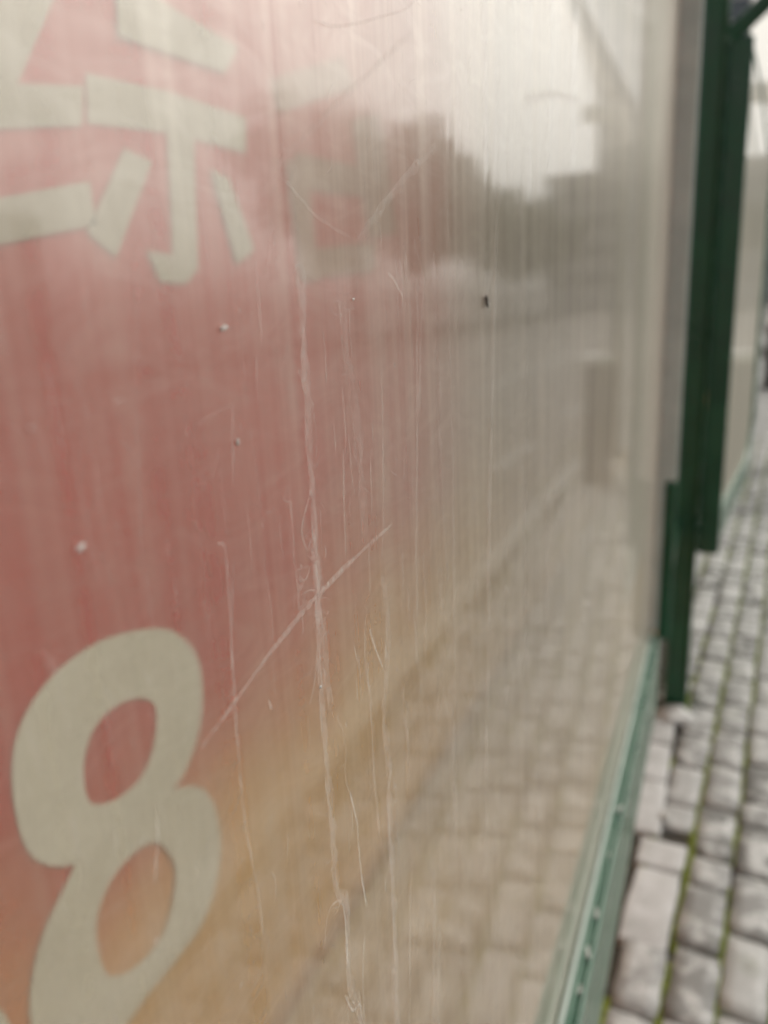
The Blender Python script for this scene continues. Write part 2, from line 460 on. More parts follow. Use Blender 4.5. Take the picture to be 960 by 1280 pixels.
MARKS= [([(0.2309, 1.414), (0.2304, 1.3963), (0.229, 1.3645), (0.228, 1.3423), (0.2279, 1.313), (0.2258, 1.286), (0.2243, 1.2577), (0.2243, 1.2306), (0.225, 1.2016), (0.2249, 1.1754), (0.2318, 1.1619), (0.2307, 1.1426), (0.2304, 1.1222), (0.2366, 1.1021), (0.2381, 1.088)], 0.0055, 0.3), ([(0.2202, 1.1717), (0.2254, 1.1688), (0.229, 1.1631), (0.2297, 1.1517), (0.2293, 1.1316)], 0.0016, 0.7), ([(0.2249, 1.1214), (0.2309, 1.108), (0.2376, 1.1037), (0.2374, 1.0888)], 0.0016, 0.65), ([(0.2202, 1.1717), (0.215, 1.1686), (0.2113, 1.1567)], 0.0009, 0.3), ([(0.2587, 1.4051), (0.2605, 1.3895), (0.2636, 1.3715), (0.2675, 1.3463), (0.2678, 1.3067)], 0.0075, 0.16), ([(0.2844, 1.289), (0.2864, 1.2602), (0.2826, 1.2426), (0.2783, 1.2211), (0.28, 1.1957), (0.2782, 1.1628), (0.2777, 1.1137), (0.2766, 1.0665), (0.2766, 1.0464)], 0.0069, 0.24), ([(0.2774, 1.1806), (0.2773, 1.1459), (0.2768, 1.1145), (0.2748, 1.0684)], 0.0014, 0.55), ([(0.241, 1.209), (0.2435, 1.1997), (0.2459, 1.1883), (0.2457, 1.1745), (0.2475, 1.1568), (0.2501, 1.1442)], 0.0013, 0.6), ([(0.1714, 1.3364), (0.1746, 1.3344), (0.1743, 1.3207), (0.173, 1.306), (0.1717, 1.2883), (0.1707, 1.2697), (0.17, 1.2503), (0.1715, 1.2315), (0.1734, 1.2145), (0.1737, 1.1982)], 0.0012, 0.34), ([(0.1856, 1.3755), (0.1833, 1.3619), (0.1818, 1.3503)], 0.0016, 0.22), ([(0.1541, 1.281), (0.1709, 1.286), (0.1975, 1.2939), (0.2291, 1.3004), (0.2637, 1.3046), (0.2969, 1.307)], 0.0024, 0.5), ([(0.2672, 1.2702), (0.2737, 1.2563), (0.2794, 1.2461)], 0.0015, 0.6), ([(0.4698, 1.4517), (0.4626, 1.388), (0.4506, 1.2921), (0.4374, 1.1331), (0.4287, 1.0081)], 0.0053, 0.24), ([(0.3342, 1.3926), (0.3287, 1.3349), (0.3226, 1.2819), (0.3216, 1.2494)], 0.002, 0.3), ([(0.3319, 1.1033), (0.3281, 1.0422), (0.3229, 0.9963)], 0.003, 0.35), ([(0.3377, 1.0611), (0.3334, 1.0258), (0.3291, 0.9896)], 0.0037, 0.3), ([(0.3006, 1.1229), (0.2945, 1.0841), (0.2898, 1.0374)], 0.002, 0.35), ([(0.3803, 1.3253), (0.3755, 1.2174), (0.3691, 1.1451)], 0.0028, 0.25), ([(0.2506, 1.4898), (0.2681, 1.4926), (0.2882, 1.4993), (0.3111, 1.5076), (0.3325, 1.5158), (0.3449, 1.5228)], 0.0016, 0.2), ([(0.5382, 1.5225), (0.5772, 1.5321), (0.6243, 1.543), (0.7031, 1.5558), (0.7402, 1.5606)], 0.007, 0.2), ([(0.2228, 1.4397), (0.2344, 1.4339), (0.2474, 1.4287), (0.2717, 1.4236)], 0.0017, 0.2), ([(0.2752, 1.4237), (0.312, 1.4443), (0.3406, 1.4586), (0.3673, 1.4707)], 0.0049, 0.22), ([(0.2173, 1.4409), (0.24, 1.4538), (0.2647, 1.4679), (0.3012, 1.4882), (0.3408, 1.5099)], 0.0032, 0.16), ([(0.1782, 1.3293), (0.1738, 1.3082)], 0.0008, 0.3), ([(0.2146, 1.2628), (0.2198, 1.2698), (0.2222, 1.2781)], 0.0017, 0.3), ([(0.3461, 1.41), (0.3386, 1.3853), (0.3332, 1.3492)], 0.002, 0.25), ([(0.3027, 1.4128), (0.3099, 1.4091), (0.319, 1.4025)], 0.0018, 0.4), ([(0.5059, 1.3129), (0.5403, 1.2659), (0.5536, 1.206)], 0.004, 0.15), ([(0.6229, 1.2802), (0.6243, 1.1828), (0.6322, 0.9318)], 0.0082, 0.2), ([(0.2467, 1.1366), (0.2416, 1.1155), (0.2403, 1.0856)], 0.0015, 0.3), ([(0.2249, 1.381), (0.228, 1.3728), (0.2339, 1.3671)], 0.0017, 0.3), ([(0.2538, 1.3488), (0.2512, 1.3246), (0.2501, 1.3057)], 0.002, 0.22), ([(0.2276, 1.3395), (0.219, 1.3275), (0.2216, 1.318)], 0.0016, 0.25), ([(0.2919, 1.3685), (0.2881, 1.3218), (0.2833, 1.2948)], 0.0017, 0.25), ([(0.1534, 1.4174), (0.1451, 1.3768), (0.1408, 1.3416)], 0.0013, 0.1), ([(0.1249, 1.3727), (0.1246, 1.362), (0.1255, 1.3543)], 0.0009, 0.12), ([(0.1585, 1.3654), (0.1665, 1.3705), (0.185, 1.3744)], 0.001, 0.14)]
SPECKS= [((0.1847, 1.3957), 0.0053, 0.0013), ((0.186, 1.3631), 0.0016, 0.0021), ((0.1219, 1.3508), 0.0033, 0.0016), ((0.1138, 1.379), 0.0016, 0.0013), ((0.4444, 1.3985), 0.0066, 0.0072), ((0.4108, 1.2319), 0.0032, 0.0025), ((0.269, 1.4024), 0.0034, 0.0015), ((0.2235, 1.2653), 0.0029, 0.0015)]

# ================================================================== the setting
# ground sheet to the horizon, road, kerbs, pavement
g = boxobj('ground', -700, 900, -900, 700, -.4, -.14, M['ground'])
tag(g, kind='structure')
road = boxobj('road', -60, 260, -14.0, -.93, -.30, -.125, M['asphalt'])
tag(road, kind='structure')
for k, (x0, x1, y0, y1) in enumerate(
        [(x, x + 1.5, -1.70, -1.58) for x in [6.75 + 3.4 * i for i in range(14)]] +
        [(x, x + 11, -3.70, -3.55) for x in [12.5 + 14.0 * i for i in range(8)]] +
        [(x, x + 4, -7.3, -7.15) for x in [4.0 + 9.0 * i for i in range(12)]]):
    boxobj('painted_line', x0, x1, y0, y1, -.1255, -.121, M['paint_white'], road)
far = boxobj('far_pavement', -60, 260, -22, -14.0, -.30, 0.0, M['ground'])
tag(far, kind='structure')

bed = boxobj('pavement', -4, 90, -.80, 1.2, -.30, -.022, M['soil'])
tag(bed, kind='structure')
kerb = empty('kerb', (0, 0, 0))
tag(kerb, kind='structure')
kx, ki, kme = -2.0, 0, None
while kx < 60:
    if kme is None:
        o = boxobj('kerb_stone', .003, .797, -.93, -.803, -.30, .006, M['kerb'], kerb, .008, 2)
        kme = o.data
    else:
        o = link('kerb_stone', kme, None, kerb)
    o.location.x = kx
    o.location.z = random.uniform(-.002, .003)
    kx += .80

# granite setts: rows run 4 degrees off the line of the screen
SL = .0705
UL = math.hypot(1, SL)
ud = Vector((1 / UL, -SL / UL, 0))       # along the rows
vd = Vector((-SL / UL, -1 / UL, 0))      # across the rows, towards the street
P1 = Vector((1.393, .036, 0))            # a point on the first mossy joint
def uv(u, v): return P1 + ud * u + vd * v
def to_uv(p): q = Vector((p[0], p[1], 0)) - P1; return q.dot(ud), q.dot(vd)

def sett_mesh(seed, lx, wy):
    rnd = random.Random(seed)
    bm = bmesh.new()
    nx, ny = 6, 4
    gr = []
    for i in range(nx):
        row = []
        for j in range(ny):
            x = (i / (nx - 1) - .5) * lx
            y = (j / (ny - 1) - .5) * wy
            edge = (i in (0, nx - 1)) + (j in (0, ny - 1))
            if edge:
                x += rnd.uniform(-.003, .003); y += rnd.uniform(-.0022, .0022)
            if edge == 2:
                x *= .978; y *= .965
            z = -.0009 * edge + rnd.uniform(-.0011, .0011)
            row.append(bm.verts.new((x, y, z)))
        gr.append(row)
    for i in range(nx - 1):
        for j in range(ny - 1):
            bm.faces.new((gr[i][j], gr[i + 1][j], gr[i + 1][j + 1], gr[i][j + 1]))
    rim = [gr[i][0] for i in range(nx)] + [gr[nx - 1][j] for j in range(1, ny)] + [gr[i][ny - 1] for i in range(nx - 2, -1, -1)] + [gr[0][j] for j in range(ny - 2, 0, -1)]
    low = [bm.verts.new((v.co.x * 1.02, v.co.y * 1.02, -.05)) for v in rim]
    for k in range(len(rim)):
        q = (k + 1) % len(rim)
        bm.faces.new((rim[q], rim[k], low[k], low[q]))
    me = bpy.data.meshes.new('sett')
    bm.normal_update()
    bm.to_mesh(me); bm.free()
    for p in me.polygons: p.use_smooth = p.index < 15
    me.materials.append(M['sett'])
    return me
LENS = [.105, .182, .196, .212]
sett_meshes = {(a, b): sett_mesh(a * 10 + b, LENS[a], .0905) for a in range(4) for b in range(3)}
spots = []
for k in range(-9, 10):
    rr = random.Random(100 + k)
    v = (k + .5) * .1005
    u = -1.1 + rr.uniform(0, .1)
    while u < 16:
        a = rr.choice((0, 1, 2, 1, 2, 3, 3, 2))
        ln = LENS[a]
        c = uv(u + ln / 2, v)
        u += ln + rr.uniform(.005, .010)
        c = c + vd * rr.uniform(-.0022, .0022)
        if not (-.80 + .055 < c.y < .15): continue
        # the pale slabs beside the screen and the post take the place of setts
        if 1.80 < c.x < 2.62 and .058 < c.y < .20: continue
        if k == -1 and 1.475 < c.x < 1.86: continue
        if math.hypot(c.x - 2.61, c.y - .09) < .075: continue
        spots.append((c, a, rr.randrange(3), rr.uniform(-.025, .025), (rr.uniform(-.004, .004) if not (k < 0 and c.x < 1.36) else rr.uniform(-.006, .002)), rr.uniform(-.022, .022), rr.uniform(-.018, .018)))
# the ones that show largest: the strip the camera sees directly, then those mirrored in the sheet
def rank(s):
    c = s[0]
    return c.x + (0 if c.y < .14 else 3) + (8 if c.x < .75 else 0) + (.0 if c.y > -.35 else .8)
spots.sort(key=rank)
def place(s, me):
    c, a, b, rz, dz, rx, ry = s
    o = link('sett', me, None, bed)
    o.location = (c.x, c.y, dz)
    o.rotation_euler = (rx, ry, math.atan2(-SL, 1) + rz + (math.pi if b == 1 else 0))
for s in spots[:298]:
    place(s, sett_meshes[(s[1], s[2])])
vs, fs = [], []
for s in spots[298:]:
    c, a, b, rz, dz, rx, ry = s
    me = sett_meshes[(a, b)]
    mt = Matrix.Translation((c.x, c.y, dz)) @ Matrix.Rotation(math.atan2(-SL, 1) + rz, 4, 'Z')
    o0 = len(vs)
    vs += [tuple(mt @ v.co) for v in me.vertices]
    fs += [tuple(i + o0 for i in p.vertices) for p in me.polygons]
rest = pyobj('setts', vs, fs, M['sett'], bed, True)
tag(rest, kind='stuff')

apron = boxobj('apron', -4, 12, .205, .82, -.1, .012, M['apron'])
tag(apron, kind='structure')
# pale concrete slabs at the foot of the screen
def slab(name, x0, x1, y0, y1, z, skew=0.0):
    bm = bmesh.new()
    box(bm, x0, x1, y0, y1, -.04, z, .006, 2)
    bmesh.ops.subdivide_edges(bm, edges=[e for e in bm.edges if e.calc_length() > .05], cuts=3, use_grid_fill=True)
    for v in bm.verts:
        nn = noise.noise(Vector((v.co.x * 22, v.co.y * 22, z * 30)))
        v.co.x += nn * .004
        v.co.y += noise.noise(Vector((v.co.x * 18 + 5, v.co.y * 25, 3))) * .005 - skew * (v.co.x - x0)
        v.co.z += noise.noise(Vector((v.co.x * 30, v.co.y * 30, 9))) * .003
    o = obj(name, bm, M['slab'], bed, True)
    return o
slab('edging_slab', 1.875, 2.12, .083, .20, .006)
slab('edging_slab', 2.128, 2.33, .083, .20, .004)
slab('edging_slab', 2.338, 2.52, .083, .20, .007)
slab('paving_slab', 1.49, 1.745, .040, .145, .001, SL)
slab('paving_slab', 1.755, 1.86, .020, .135, .001, SL)

# moss growing in the joints
rnd = random.Random(5)
vs, fs = [], []
def clump(c, r, hgt):
    o0 = len(vs)
    n = 6
    for k in range(n):
        a = 2 * math.pi * k / n + rnd.uniform(-.3, .3)
        q = r * rnd.uniform(.7, 1.25)
        vs.append((c.x + math.cos(a) * q * 1.3, c.y + math.sin(a) * q * .75, -.022))
    vs.append((c.x + rnd.uniform(-.3, .3) * r, c.y, hgt))
    for k in range(n): fs.append((o0 + k, o0 + (k + 1) % n, o0 + n))
for k in range(-2, 8):
    dens = {0: 1.05, 1: 1.15, 2: .95, -1: .85}.get(k, .6)
    u = -.6
    while u < 7:
        u += rnd.uniform(.002, .005)
        p = uv(u, k * .1005 + rnd.gauss(0, .0034))
        cov = noise.noise(Vector((p.x * 3.1, k * 7.3, 0))) + noise.noise(Vector((p.x * 13, k * 3.3, 4))) * .5
        if cov > .75 - dens * 1.1 and p.y < .16:
            clump(p, rnd.uniform(.005, .011), rnd.uniform(-.006, .006) if not (k <= 0 and p.x < 1.37) else rnd.uniform(-.012, -.002))
# a few cross joints
for s in spots[:220]:
    if rnd.random() < .16:
        ln = LENS[s[1]]
        for t in range(14):
            p = s[0] + ud * (ln / 2 + .004) + vd * rnd.uniform(-.045, .045) + ud * rnd.gauss(0, .002)
            clump(p, rnd.uniform(.002, .006), rnd.uniform(-.016, -.003))
moss = pyobj('moss', vs, fs, M['moss'], None, True)
tag(moss, 'bright green moss growing in the joints between the setts', 'moss', kind='stuff')

# ------------------------------------------------------------------ wall and red banner behind the clear sheet
wall = boxobj('rendered_wall', -2.5, 14, .84, 1.09, -.05, 2.95, M['wall'], None, .01)
tag(wall, 'beige rendered wall behind the red banner', 'wall')
bn_vs, bn_fs = [], []
NX, NZ = 60, 30
for i in range(NX + 1):
    for j in range(NZ + 1):
        x = -1.2 + 7.2 * i / NX
        z = .015 + 2.585 * j / NZ
        bn_vs.append((x, .730 + .0012 * noise.noise(Vector((x * 3, z * 2, 0))), z))
for i in range(NX):
    for j in range(NZ):
        a = i * (NZ + 1) + j
        bn_fs.append((a, a + NZ + 1, a + NZ + 2, a + 1))
ban = empty('banner', (2.4, .73, .1))
tag(ban, 'red banner with big cream characters, figures and a gold foot behind the dusty sheet', 'banner')
inv = Matrix.Translation((-2.4, -.73, -.1))
def bchild(o):
    o.parent = ban
    o.matrix_parent_inverse = inv
    return o
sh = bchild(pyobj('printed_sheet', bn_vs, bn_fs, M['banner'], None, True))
md = sh.modifiers.new('thick', 'SOLIDIFY'); md.thickness = .004; md.offset = 0
bchild(boxobj('backing_frame', -1.2, 6.0, .745, .835, .014, 2.64, M['wall'], None, .004))

def smooth_loop(pts, n):
    # closed Catmull-Rom through the points, resampled to n points
    m_ = len(pts)
    res = []
    for k in range(n):
        t = k / n * m_
        i = int(t); f = t - i
        p = [Vector((pts[(i + q) % m_][0], pts[(i + q) % m_][1])) for q in (-1, 0, 1, 2)]
        res.append(.5 * ((2 * p[1]) + (-p[0] + p[2]) * f + (2 * p[0] - 5 * p[1] + 4 * p[2] - p[3]) * f * f + (-p[0] + 3 * p[1] - 3 * p[2] + p[3]) * f ** 3))
    return res
def ring_obj(name, outer, inner, y):
    n = 64
    po, pi_ = smooth_loop(outer, n), smooth_loop(inner, n)
    c = sum(pi_, Vector((0, 0))) / n
    def by_angle(P):
        P = sorted(P, key=lambda q: math.atan2(q.y - c.y, q.x - c.x))
        return P
    # walk both loops by angle about the hole's centre
    po, pi_ = by_angle(po), by_angle(pi_)
    vs = [(q.x, y, q.y) for q in po] + [(q.x, y, q.y) for q in pi_]
    vs += [(q.x, y + .0003, q.y) for q in po] + [(q.x, y + .0003, q.y) for q in pi_]
    fs = []
    for k in range(n):
        q = (k + 1) % n
        fs.append((k, q, n + q, n + k))
        fs.append((2 * n + k, k + 0, q, 2 * n + q)[::-1])
        fs.append((n + k, n + q, 3 * n + q, 3 * n + k)[::-1])
    return bchild(pyobj(name, vs, fs, M['cream']))
ring_obj('figure_loop', EIGHT_UP[0], EIGHT_UP[1], .7265)
ring_obj('figure_loop', EIGHT_LOW[0], EIGHT_LOW[1], .7255)
ring_obj('figure_loop', LEFT_DIGIT[0], LEFT_DIGIT[1], .7265)
for k, st in enumerate(STROKES):
    bm = bmesh.new()
    y = .7265 - .0004 * (k % 4)
    f = bm.faces.new([bm.verts.new((x, y, z)) for x, z in st])
    r = bmesh.ops.extrude_face_region(bm, geom=[f])
    for v in [e for e in r['geom'] if isinstance(e, bmesh.types.BMVert)]: v.co.y += .0003
    bmesh.ops.recalc_face_normals(bm, faces=bm.faces)
    bchild(obj('character_stroke', bm, M['cream_veiled'] if k < 8 else M['cream_veiled_deep']))

# ------------------------------------------------------------------ the near screen: clear sheet in a green frame
scr = empty('windscreen', (1.83, .13, 0))
tag(scr, 'dusty scratched clear sheet in a green frame with bottom rail, in the foreground', 'screen')
sinv = Matrix.Translation((-1.83, -.13, 0))
def schild(o, p=None):
    o.parent = p or scr
    if p is None: o.matrix_parent_inverse = sinv
    else: o.matrix_parent_inverse = Matrix.Identity(4)
    return o
PY = .13
sheet = schild(boxobj('clear_sheet', -.6, 1.828, PY, PY + .005, .59, 2.62, M['acrylic'], None))
sheet.data.materials.append(M['acrylic_back'])
for p in sheet.data.polygons:
    if p.normal.y > -.5: p.material_index = 1
# bottom rail: a ledge in front of the sheet and a tall sage face below it
rail = bmesh.new()
prof = [(.130, .598), (.119, .600), (.1165, .5975), (.1155, .591), (.1125, .589), (.1112, .595), (.1085, .598), (.1060, .5965), (.105, .592), (.105, .412), (.107, .402), (.112, .40), (.150, .40), (.150, .62), (.138, .62), (.1365, .598)]
ra = [rail.verts.new((-.6, y, z)) for y, z in prof]
rb = [rail.verts.new((1.829, y, z)) for y, z in prof]
for k in range(len(prof)):
    q = (k + 1) % len(prof)
    rail.faces.new((ra[k], ra[q], rb[q], rb[k]))
rail.faces.new(ra); rail.faces.new(rb[::-1])
bmesh.ops.recalc_face_normals(rail, faces=rail.faces)
railo = schild(obj('bottom_rail', rail, M['green_mid']))
schild(boxobj('bead', -.6, 1.829, .1215, .1285, .6005, .609, M['bead'], None, .003))
def upright(name, pts, x0, x1, mat):
    n_ = len(pts)
    vs = [(x0, y, z) for y, z in pts] + [(x1, y, z) for y, z in pts]
    fs = [tuple(range(n_)), tuple(range(2 * n_ - 1, n_ - 1, -1))] + [(k, n_ + k, n_ + (k + 1) % n_, (k + 1) % n_) for k in range(n_)]
    o = pyobj(name, vs, fs, mat)
    bv_ = o.modifiers.new('b', 'BEVEL'); bv_.width = .003; bv_.segments = 2
    return schild(o)
# stile reflections put into colour: pale sky above, dark post below
upright('end_stile', [(.1125, .605), (.152, .605), (.152, 2.62), (.087, 2.62), (.087, .98), (.1125, .98)], 1.832, 1.855, M['trim_grey'])
upright('stile_reflection', [(.0865, .585), (.112, .585), (.112, .976), (.0865, .976)], 1.832, 1.857, M['green'])
schild(boxobj('top_rail', -.6, 1.855, .10, .155, 2.622, 2.70, M['green'], None, .006))
schild(boxobj('bracket', 1.858, 2.575, .105, .125, .62, .68, M['green'], None, .004))
schild(boxobj('bracket', 1.858, 2.575, .105, .125, 2.63, 2.69, M['green'], None, .004))

# dried runs and scratches on the sheet
rnd = random.Random(11)
def ribbon(vs, fs, al, pts, width, alpha, y, steps=5, jag=.15):
    P = [Vector((p[0], 0, p[1])) for p in pts]
    fine = []
    for i in range(len(P) - 1):
        for t in range(steps):
            f = t / steps
            p0, p1, p2, p3 = P[max(i - 1, 0)], P[i], P[i + 1], P[min(i + 2, len(P) - 1)]
            fine.append(.5 * ((2 * p1) + (-p0 + p2) * f + (2 * p0 - 5 * p1 + 4 * p2 - p3) * f * f + (-p0 + 3 * p1 - 3 * p2 + p3) * f ** 3))
    fine.append(P[-1])
    n = len(fine)
    ph = rnd.uniform(0, 99)
    base = len(vs)
    cols = (-1, -.45, 0, .45, 1)
    ca = (0, .75, 1, .75, 0)
    for i, p in enumerate(fine):
        t = (fine[min(i + 1, n - 1)] - fine[max(i - 1, 0)]).normalized()
        nn = Vector((t.z, 0, -t.x))
        nz = noise.noise(Vector((ph, p.z * 70, p.x * 70)))
        w_ = width * .5 * (1 + .7 * nz)
        off = nn * (width * jag * noise.noise(Vector((ph + 9, p.z * 160, p.x * 160))))
        taper = min(1, (i + .35) / 2.5, (n - 1 - i + .35) / 2.5)
        a_ = alpha * taper * (1 + .55 * noise.noise(Vector((ph + 31, p.z * 45, p.x * 45))))
        for c_, q in zip(cols, ca):
            v = p + nn * (w_ * c_) + off
            vs.append((v.x, y, v.z))
            al.append(max(0, a_ * q))
    for i in range(n - 1):
        for k in range(4):
            a = base + i * 5 + k
            fs.append((a, a + 1, a + 6, a + 5))
def residue(name, vs, fs, al):
    me = bpy.data.meshes.new(name)
    me.from_pydata(vs, [], fs)
    at = me.attributes.new('cover', 'FLOAT', 'POINT')
    at.data.foreach_set('value', al)
    me.update()
    o = link(name, me, M['residue'])
    return o
for k, (pts, wd, alp) in enumerate(MARKS):
    vs, fs, al = [], [], []
    alp *= .66 if k != 10 else .5
    ribbon(vs, fs, al, pts, wd * 1.1, alp, PY - .0004 - .00004 * (k % 5), 8 if len(pts) > 3 else 12, .12 if k in (10, 18, 19, 21, 22) else .28)
    if wd > .004:    # a crusted edge along one side of a wide run
        ed = [(x - wd * .42, z) for x, z in pts]
        ribbon(vs, fs, al, ed, wd * .16, min(.4, alp * .9), PY - .0007, 10, 1.6)
        for t in range(len(pts) * 3):
            i = rnd.randrange(len(pts) - 1); f = rnd.random()
            x = pts[i][0] + (pts[i + 1][0] - pts[i][0]) * f
            z = pts[i][1] + (pts[i + 1][1] - pts[i][1]) * f
            sgn = rnd.choice((-1, 1))
            q = wd * rnd.uniform(.4, 1.6) * sgn
            ribbon(vs, fs, al, [(x, z), (x + q * .5, z + rnd.uniform(-.003, .001)), (x + q, z + rnd.uniform(-.004, .004))], .0009, alp * rnd.uniform(.6, 1.3), PY - .0009, 4, .3)
    o = residue('scratch' if k in (10, 18, 19, 20, 21, 22, 36) else 'dried_run', vs, fs, al)
    schild(o, sheet)
vs, fs, al = [], [], []
for t in range(1700):
    x = .10 + rnd.random() ** 1.25 * 1.5
    z = 1.4 + rnd.uniform(-.50, .28) * min(1.0, .35 + x)
    y = PY - .0003 - .00002 * (t % 7)
    s_ = .35 + x
    if rnd.random() < .62:
        ln = rnd.uniform(.004, .05) * s_
        dx = rnd.gauss(0, .0009)
        ribbon(vs, fs, al, [(x, z), (x + dx, z - ln * .5), (x + dx * rnd.uniform(-1, 3), z - ln)], rnd.uniform(.0006, .0022) * s_, rnd.uniform(.06, .28), y, 4, .5)
    elif rnd.random() < .75:
        a = rnd.uniform(0, 6.28); ln = rnd.uniform(.004, .018) * s_
        b = a + rnd.uniform(-.9, .9)
        ribbon(vs, fs, al, [(x, z), (x + math.cos(a) * ln * .5, z + math.sin(a) * ln * .5), (x + math.cos(a) * ln * .5 + math.cos(b) * ln * .5, z + math.sin(a) * ln * .5 + math.sin(b) * ln * .5)], rnd.uniform(.0005, .0012) * s_, rnd.uniform(.08, .36), y, 4, .3)
    else:
        ribbon(vs, fs, al, [(x, z), (x + rnd.uniform(-.001, .001), z - rnd.uniform(.001, .003))], rnd.uniform(.001, .0025), rnd.uniform(.15, .5), y, 3, .2)
for t in range(28):   # crusty runs low on the sheet
    x = .20 + rnd.random() * .45
    z0 = 1.4 - rnd.uniform(.0, .42)
    ln = rnd.uniform(.02, .13)
    wob = rnd.uniform(0, 50)
    pts = [(x + .0035 * noise.noise(Vector((wob, q * .55, 0))) + .0012 * q / 4, z0 - ln * q / 10) for q in range(11)]
    wd = rnd.uniform(.0012, .005)
    ribbon(vs, fs, al, pts, wd, rnd.uniform(.05, .16), PY - .00028, 4, .4)
    ribbon(vs, fs, al, [(p[0] + wd * .4, p[1]) for p in pts[4:]], .0006, rnd.uniform(.12, .3), PY - .00034, 5, 1.2)
    for q in range(rnd.randrange(2, 7)):
        p = rnd.choice(pts); a = rnd.uniform(0, 6.28); l2 = rnd.uniform(.002, .007)
        ribbon(vs, fs, al, [p, (p[0] + math.cos(a) * l2, p[1] + math.sin(a) * l2 * .7), (p[0] + math.cos(a + .8) * l2 * 1.6, p[1] + math.sin(a + .8) * l2)], .0007, rnd.uniform(.12, .35), PY - .00036, 4, .4)
for t in range(26):   # bundles of near-parallel scuffs
    x = .12 + rnd.random() * .8
    z = 1.4 + rnd.uniform(-.38, .22) * min(1.0, .35 + x)
    a = rnd.uniform(0, 3.14)
    for q in range(rnd.randrange(5, 14)):
        xx, zz = x + rnd.gauss(0, .008), z + rnd.gauss(0, .008)
        l2 = rnd.uniform(.006, .03) * (.4 + x); b = a + rnd.gauss(0, .12)
        ribbon(vs, fs, al, [(xx, zz), (xx + math.cos(b) * l2 * .5, zz + math.sin(b) * l2 * .5), (xx + math.cos(b + .15) * l2, zz + math.sin(b + .15) * l2)], rnd.uniform(.0004, .001), rnd.uniform(.05, .22), PY - .00031, 4, .2)
for t in range(90):   # long faint wash lines
    x = .16 + rnd.random() * 1.7
    z = 1.4 + rnd.uniform(.3, -.35) * (.3 + x * .6)
    ln = rnd.uniform(.06, .35) * (.3 + x)
    ribbon(vs, fs, al, [(x + rnd.gauss(0, .0012), z - ln * q / 6) for q in range(7)], rnd.uniform(.0015, .006) * (.5 + x * .7), rnd.uniform(.03, .11), PY - .00025, 4, .25)
o = residue('fine_scratches', vs, fs, al)
tag(o, kind='stuff')
schild(o, sheet)

# flakes stuck to the sheet
def flake(c, w_, h_, seed):
    r_ = random.Random(seed)
    bm = bmesh.new()
    bmesh.ops.create_icosphere(bm, subdivisions=2, radius=.5)
    for v in bm.verts:
        d = 1 + .5 * noise.noise(v.co * 2.6 + Vector((seed, 0, 0)))
        v.co = Vector((v.co.x * w_ * d, v.co.y * .0008 * d, v.co.z * h_ * d))
        v.co.z += v.co.x * .25
    o = obj('flake', bm, M['grit'], None, True)
    o.location = (c[0], PY - .0006, c[1])
    return schild(o, sheet)
for k in (0, 1, 2, 3, 6, 7):
    c, w_, h_ = SPECKS[k]
    flake(c, w_ * (.8 if k < 3 else .5), h_ * (1.0 if k < 3 else .6), k)

# the small fly resting on the sheet
fc = SPECKS[4][0]
fly = empty('fly', (fc[0], PY - .0013, fc[1]))
fly.scale = (.8, .8, .8)
fly.rotation_euler = (0, R(-30), 0)
tag(fly, 'tiny dark fly with pale wings resting on the clear sheet', 'insect')
bm = bmesh.new()
prf = [(.0002, .0052), (.0009, .0048), (.0011, .0040), (.0006, .0034), (.0012, .0026), (.0014, .0012), (.0007, .0004), (.0011, -.0008), (.0009, -.0026), (.0003, -.0042)]
lathe(bm, prf, 0, 0, 10)
bmesh.ops.recalc_face_normals(bm, faces=bm.faces)
b = obj('body', bm, M['insect'], fly, True)
for sg in (-1, 1):
    pts = [(0, .0012), (.0012, -.0008), (.0017, -.0032), (.0013, -.0052), (.0006, -.0058), (.0001, -.0040)]
    vsw = [(sg * x, -.0009 - .0003 * i, z) for i, (x, z) in enumerate(pts)]
    pyobj('wing', vsw, [tuple(range(6))], M['wing'], fly)
    for zz, dz in ((.0024, .0022), (.0012, 0), (.0002, -.0024)):
        bm = bmesh.new()
        tube(bm, [(0, 0, zz), (sg * .0018, -.0006, zz + dz * .4), (sg * .0034, .0014, zz + dz)], [.00022, .00018, .0001], 5)
        obj('leg', bm, M['insect'], fly)

# grit lying on the ledge of the rail
for k, (x, sz) in enumerate([(1.13, .010), (.889, .007), (.818, .0085), (1.01, .004), (.76, .005)]):
    bm = bmesh.new()
    for q in range(3):
        r_ = bmesh.ops.create_icosphere(bm, subdivisions=1, radius=sz * random.uniform(.35, .6))
        off = Vector((random.uniform(-1, 1) * sz, random.uniform(-.3, .3) * sz, 0))
        for v in r_['verts']:
            v.co = Vector((v.co.x * 1.3, v.co.y * .7, v.co.z * .7)) * (1 + .4 * noise.noise(v.co * 300 + off * 100)) + off
    o = obj('grit', bm, M['grit'])
    o.location = (x, .1135, .596)
    tag(o, ['largest pale crumb on the rail ledge, farthest up the ledge', 'pale crumb in the middle of the rail ledge', 'pale crumb low on the rail ledge, next below the middle one',
            'tiny pale crumb between the two upper crumbs on the rail ledge', 'small pale crumb nearest the bottom edge on the rail ledge'][k], 'grit', 'pale crumbs on the rail ledge')

# ------------------------------------------------------------------ the post with its brace
post = empty('post', (2.61, .089, 0))
tag(post, 'dark green upright post standing on the setts with a slanting brace at the top', 'post')
pinv = Matrix.Translation((-2.61, -.089, 0))
def pchild(o):
    o.parent = post
    o.matrix_parent_inverse = pinv
    return o
bm = bmesh.new()
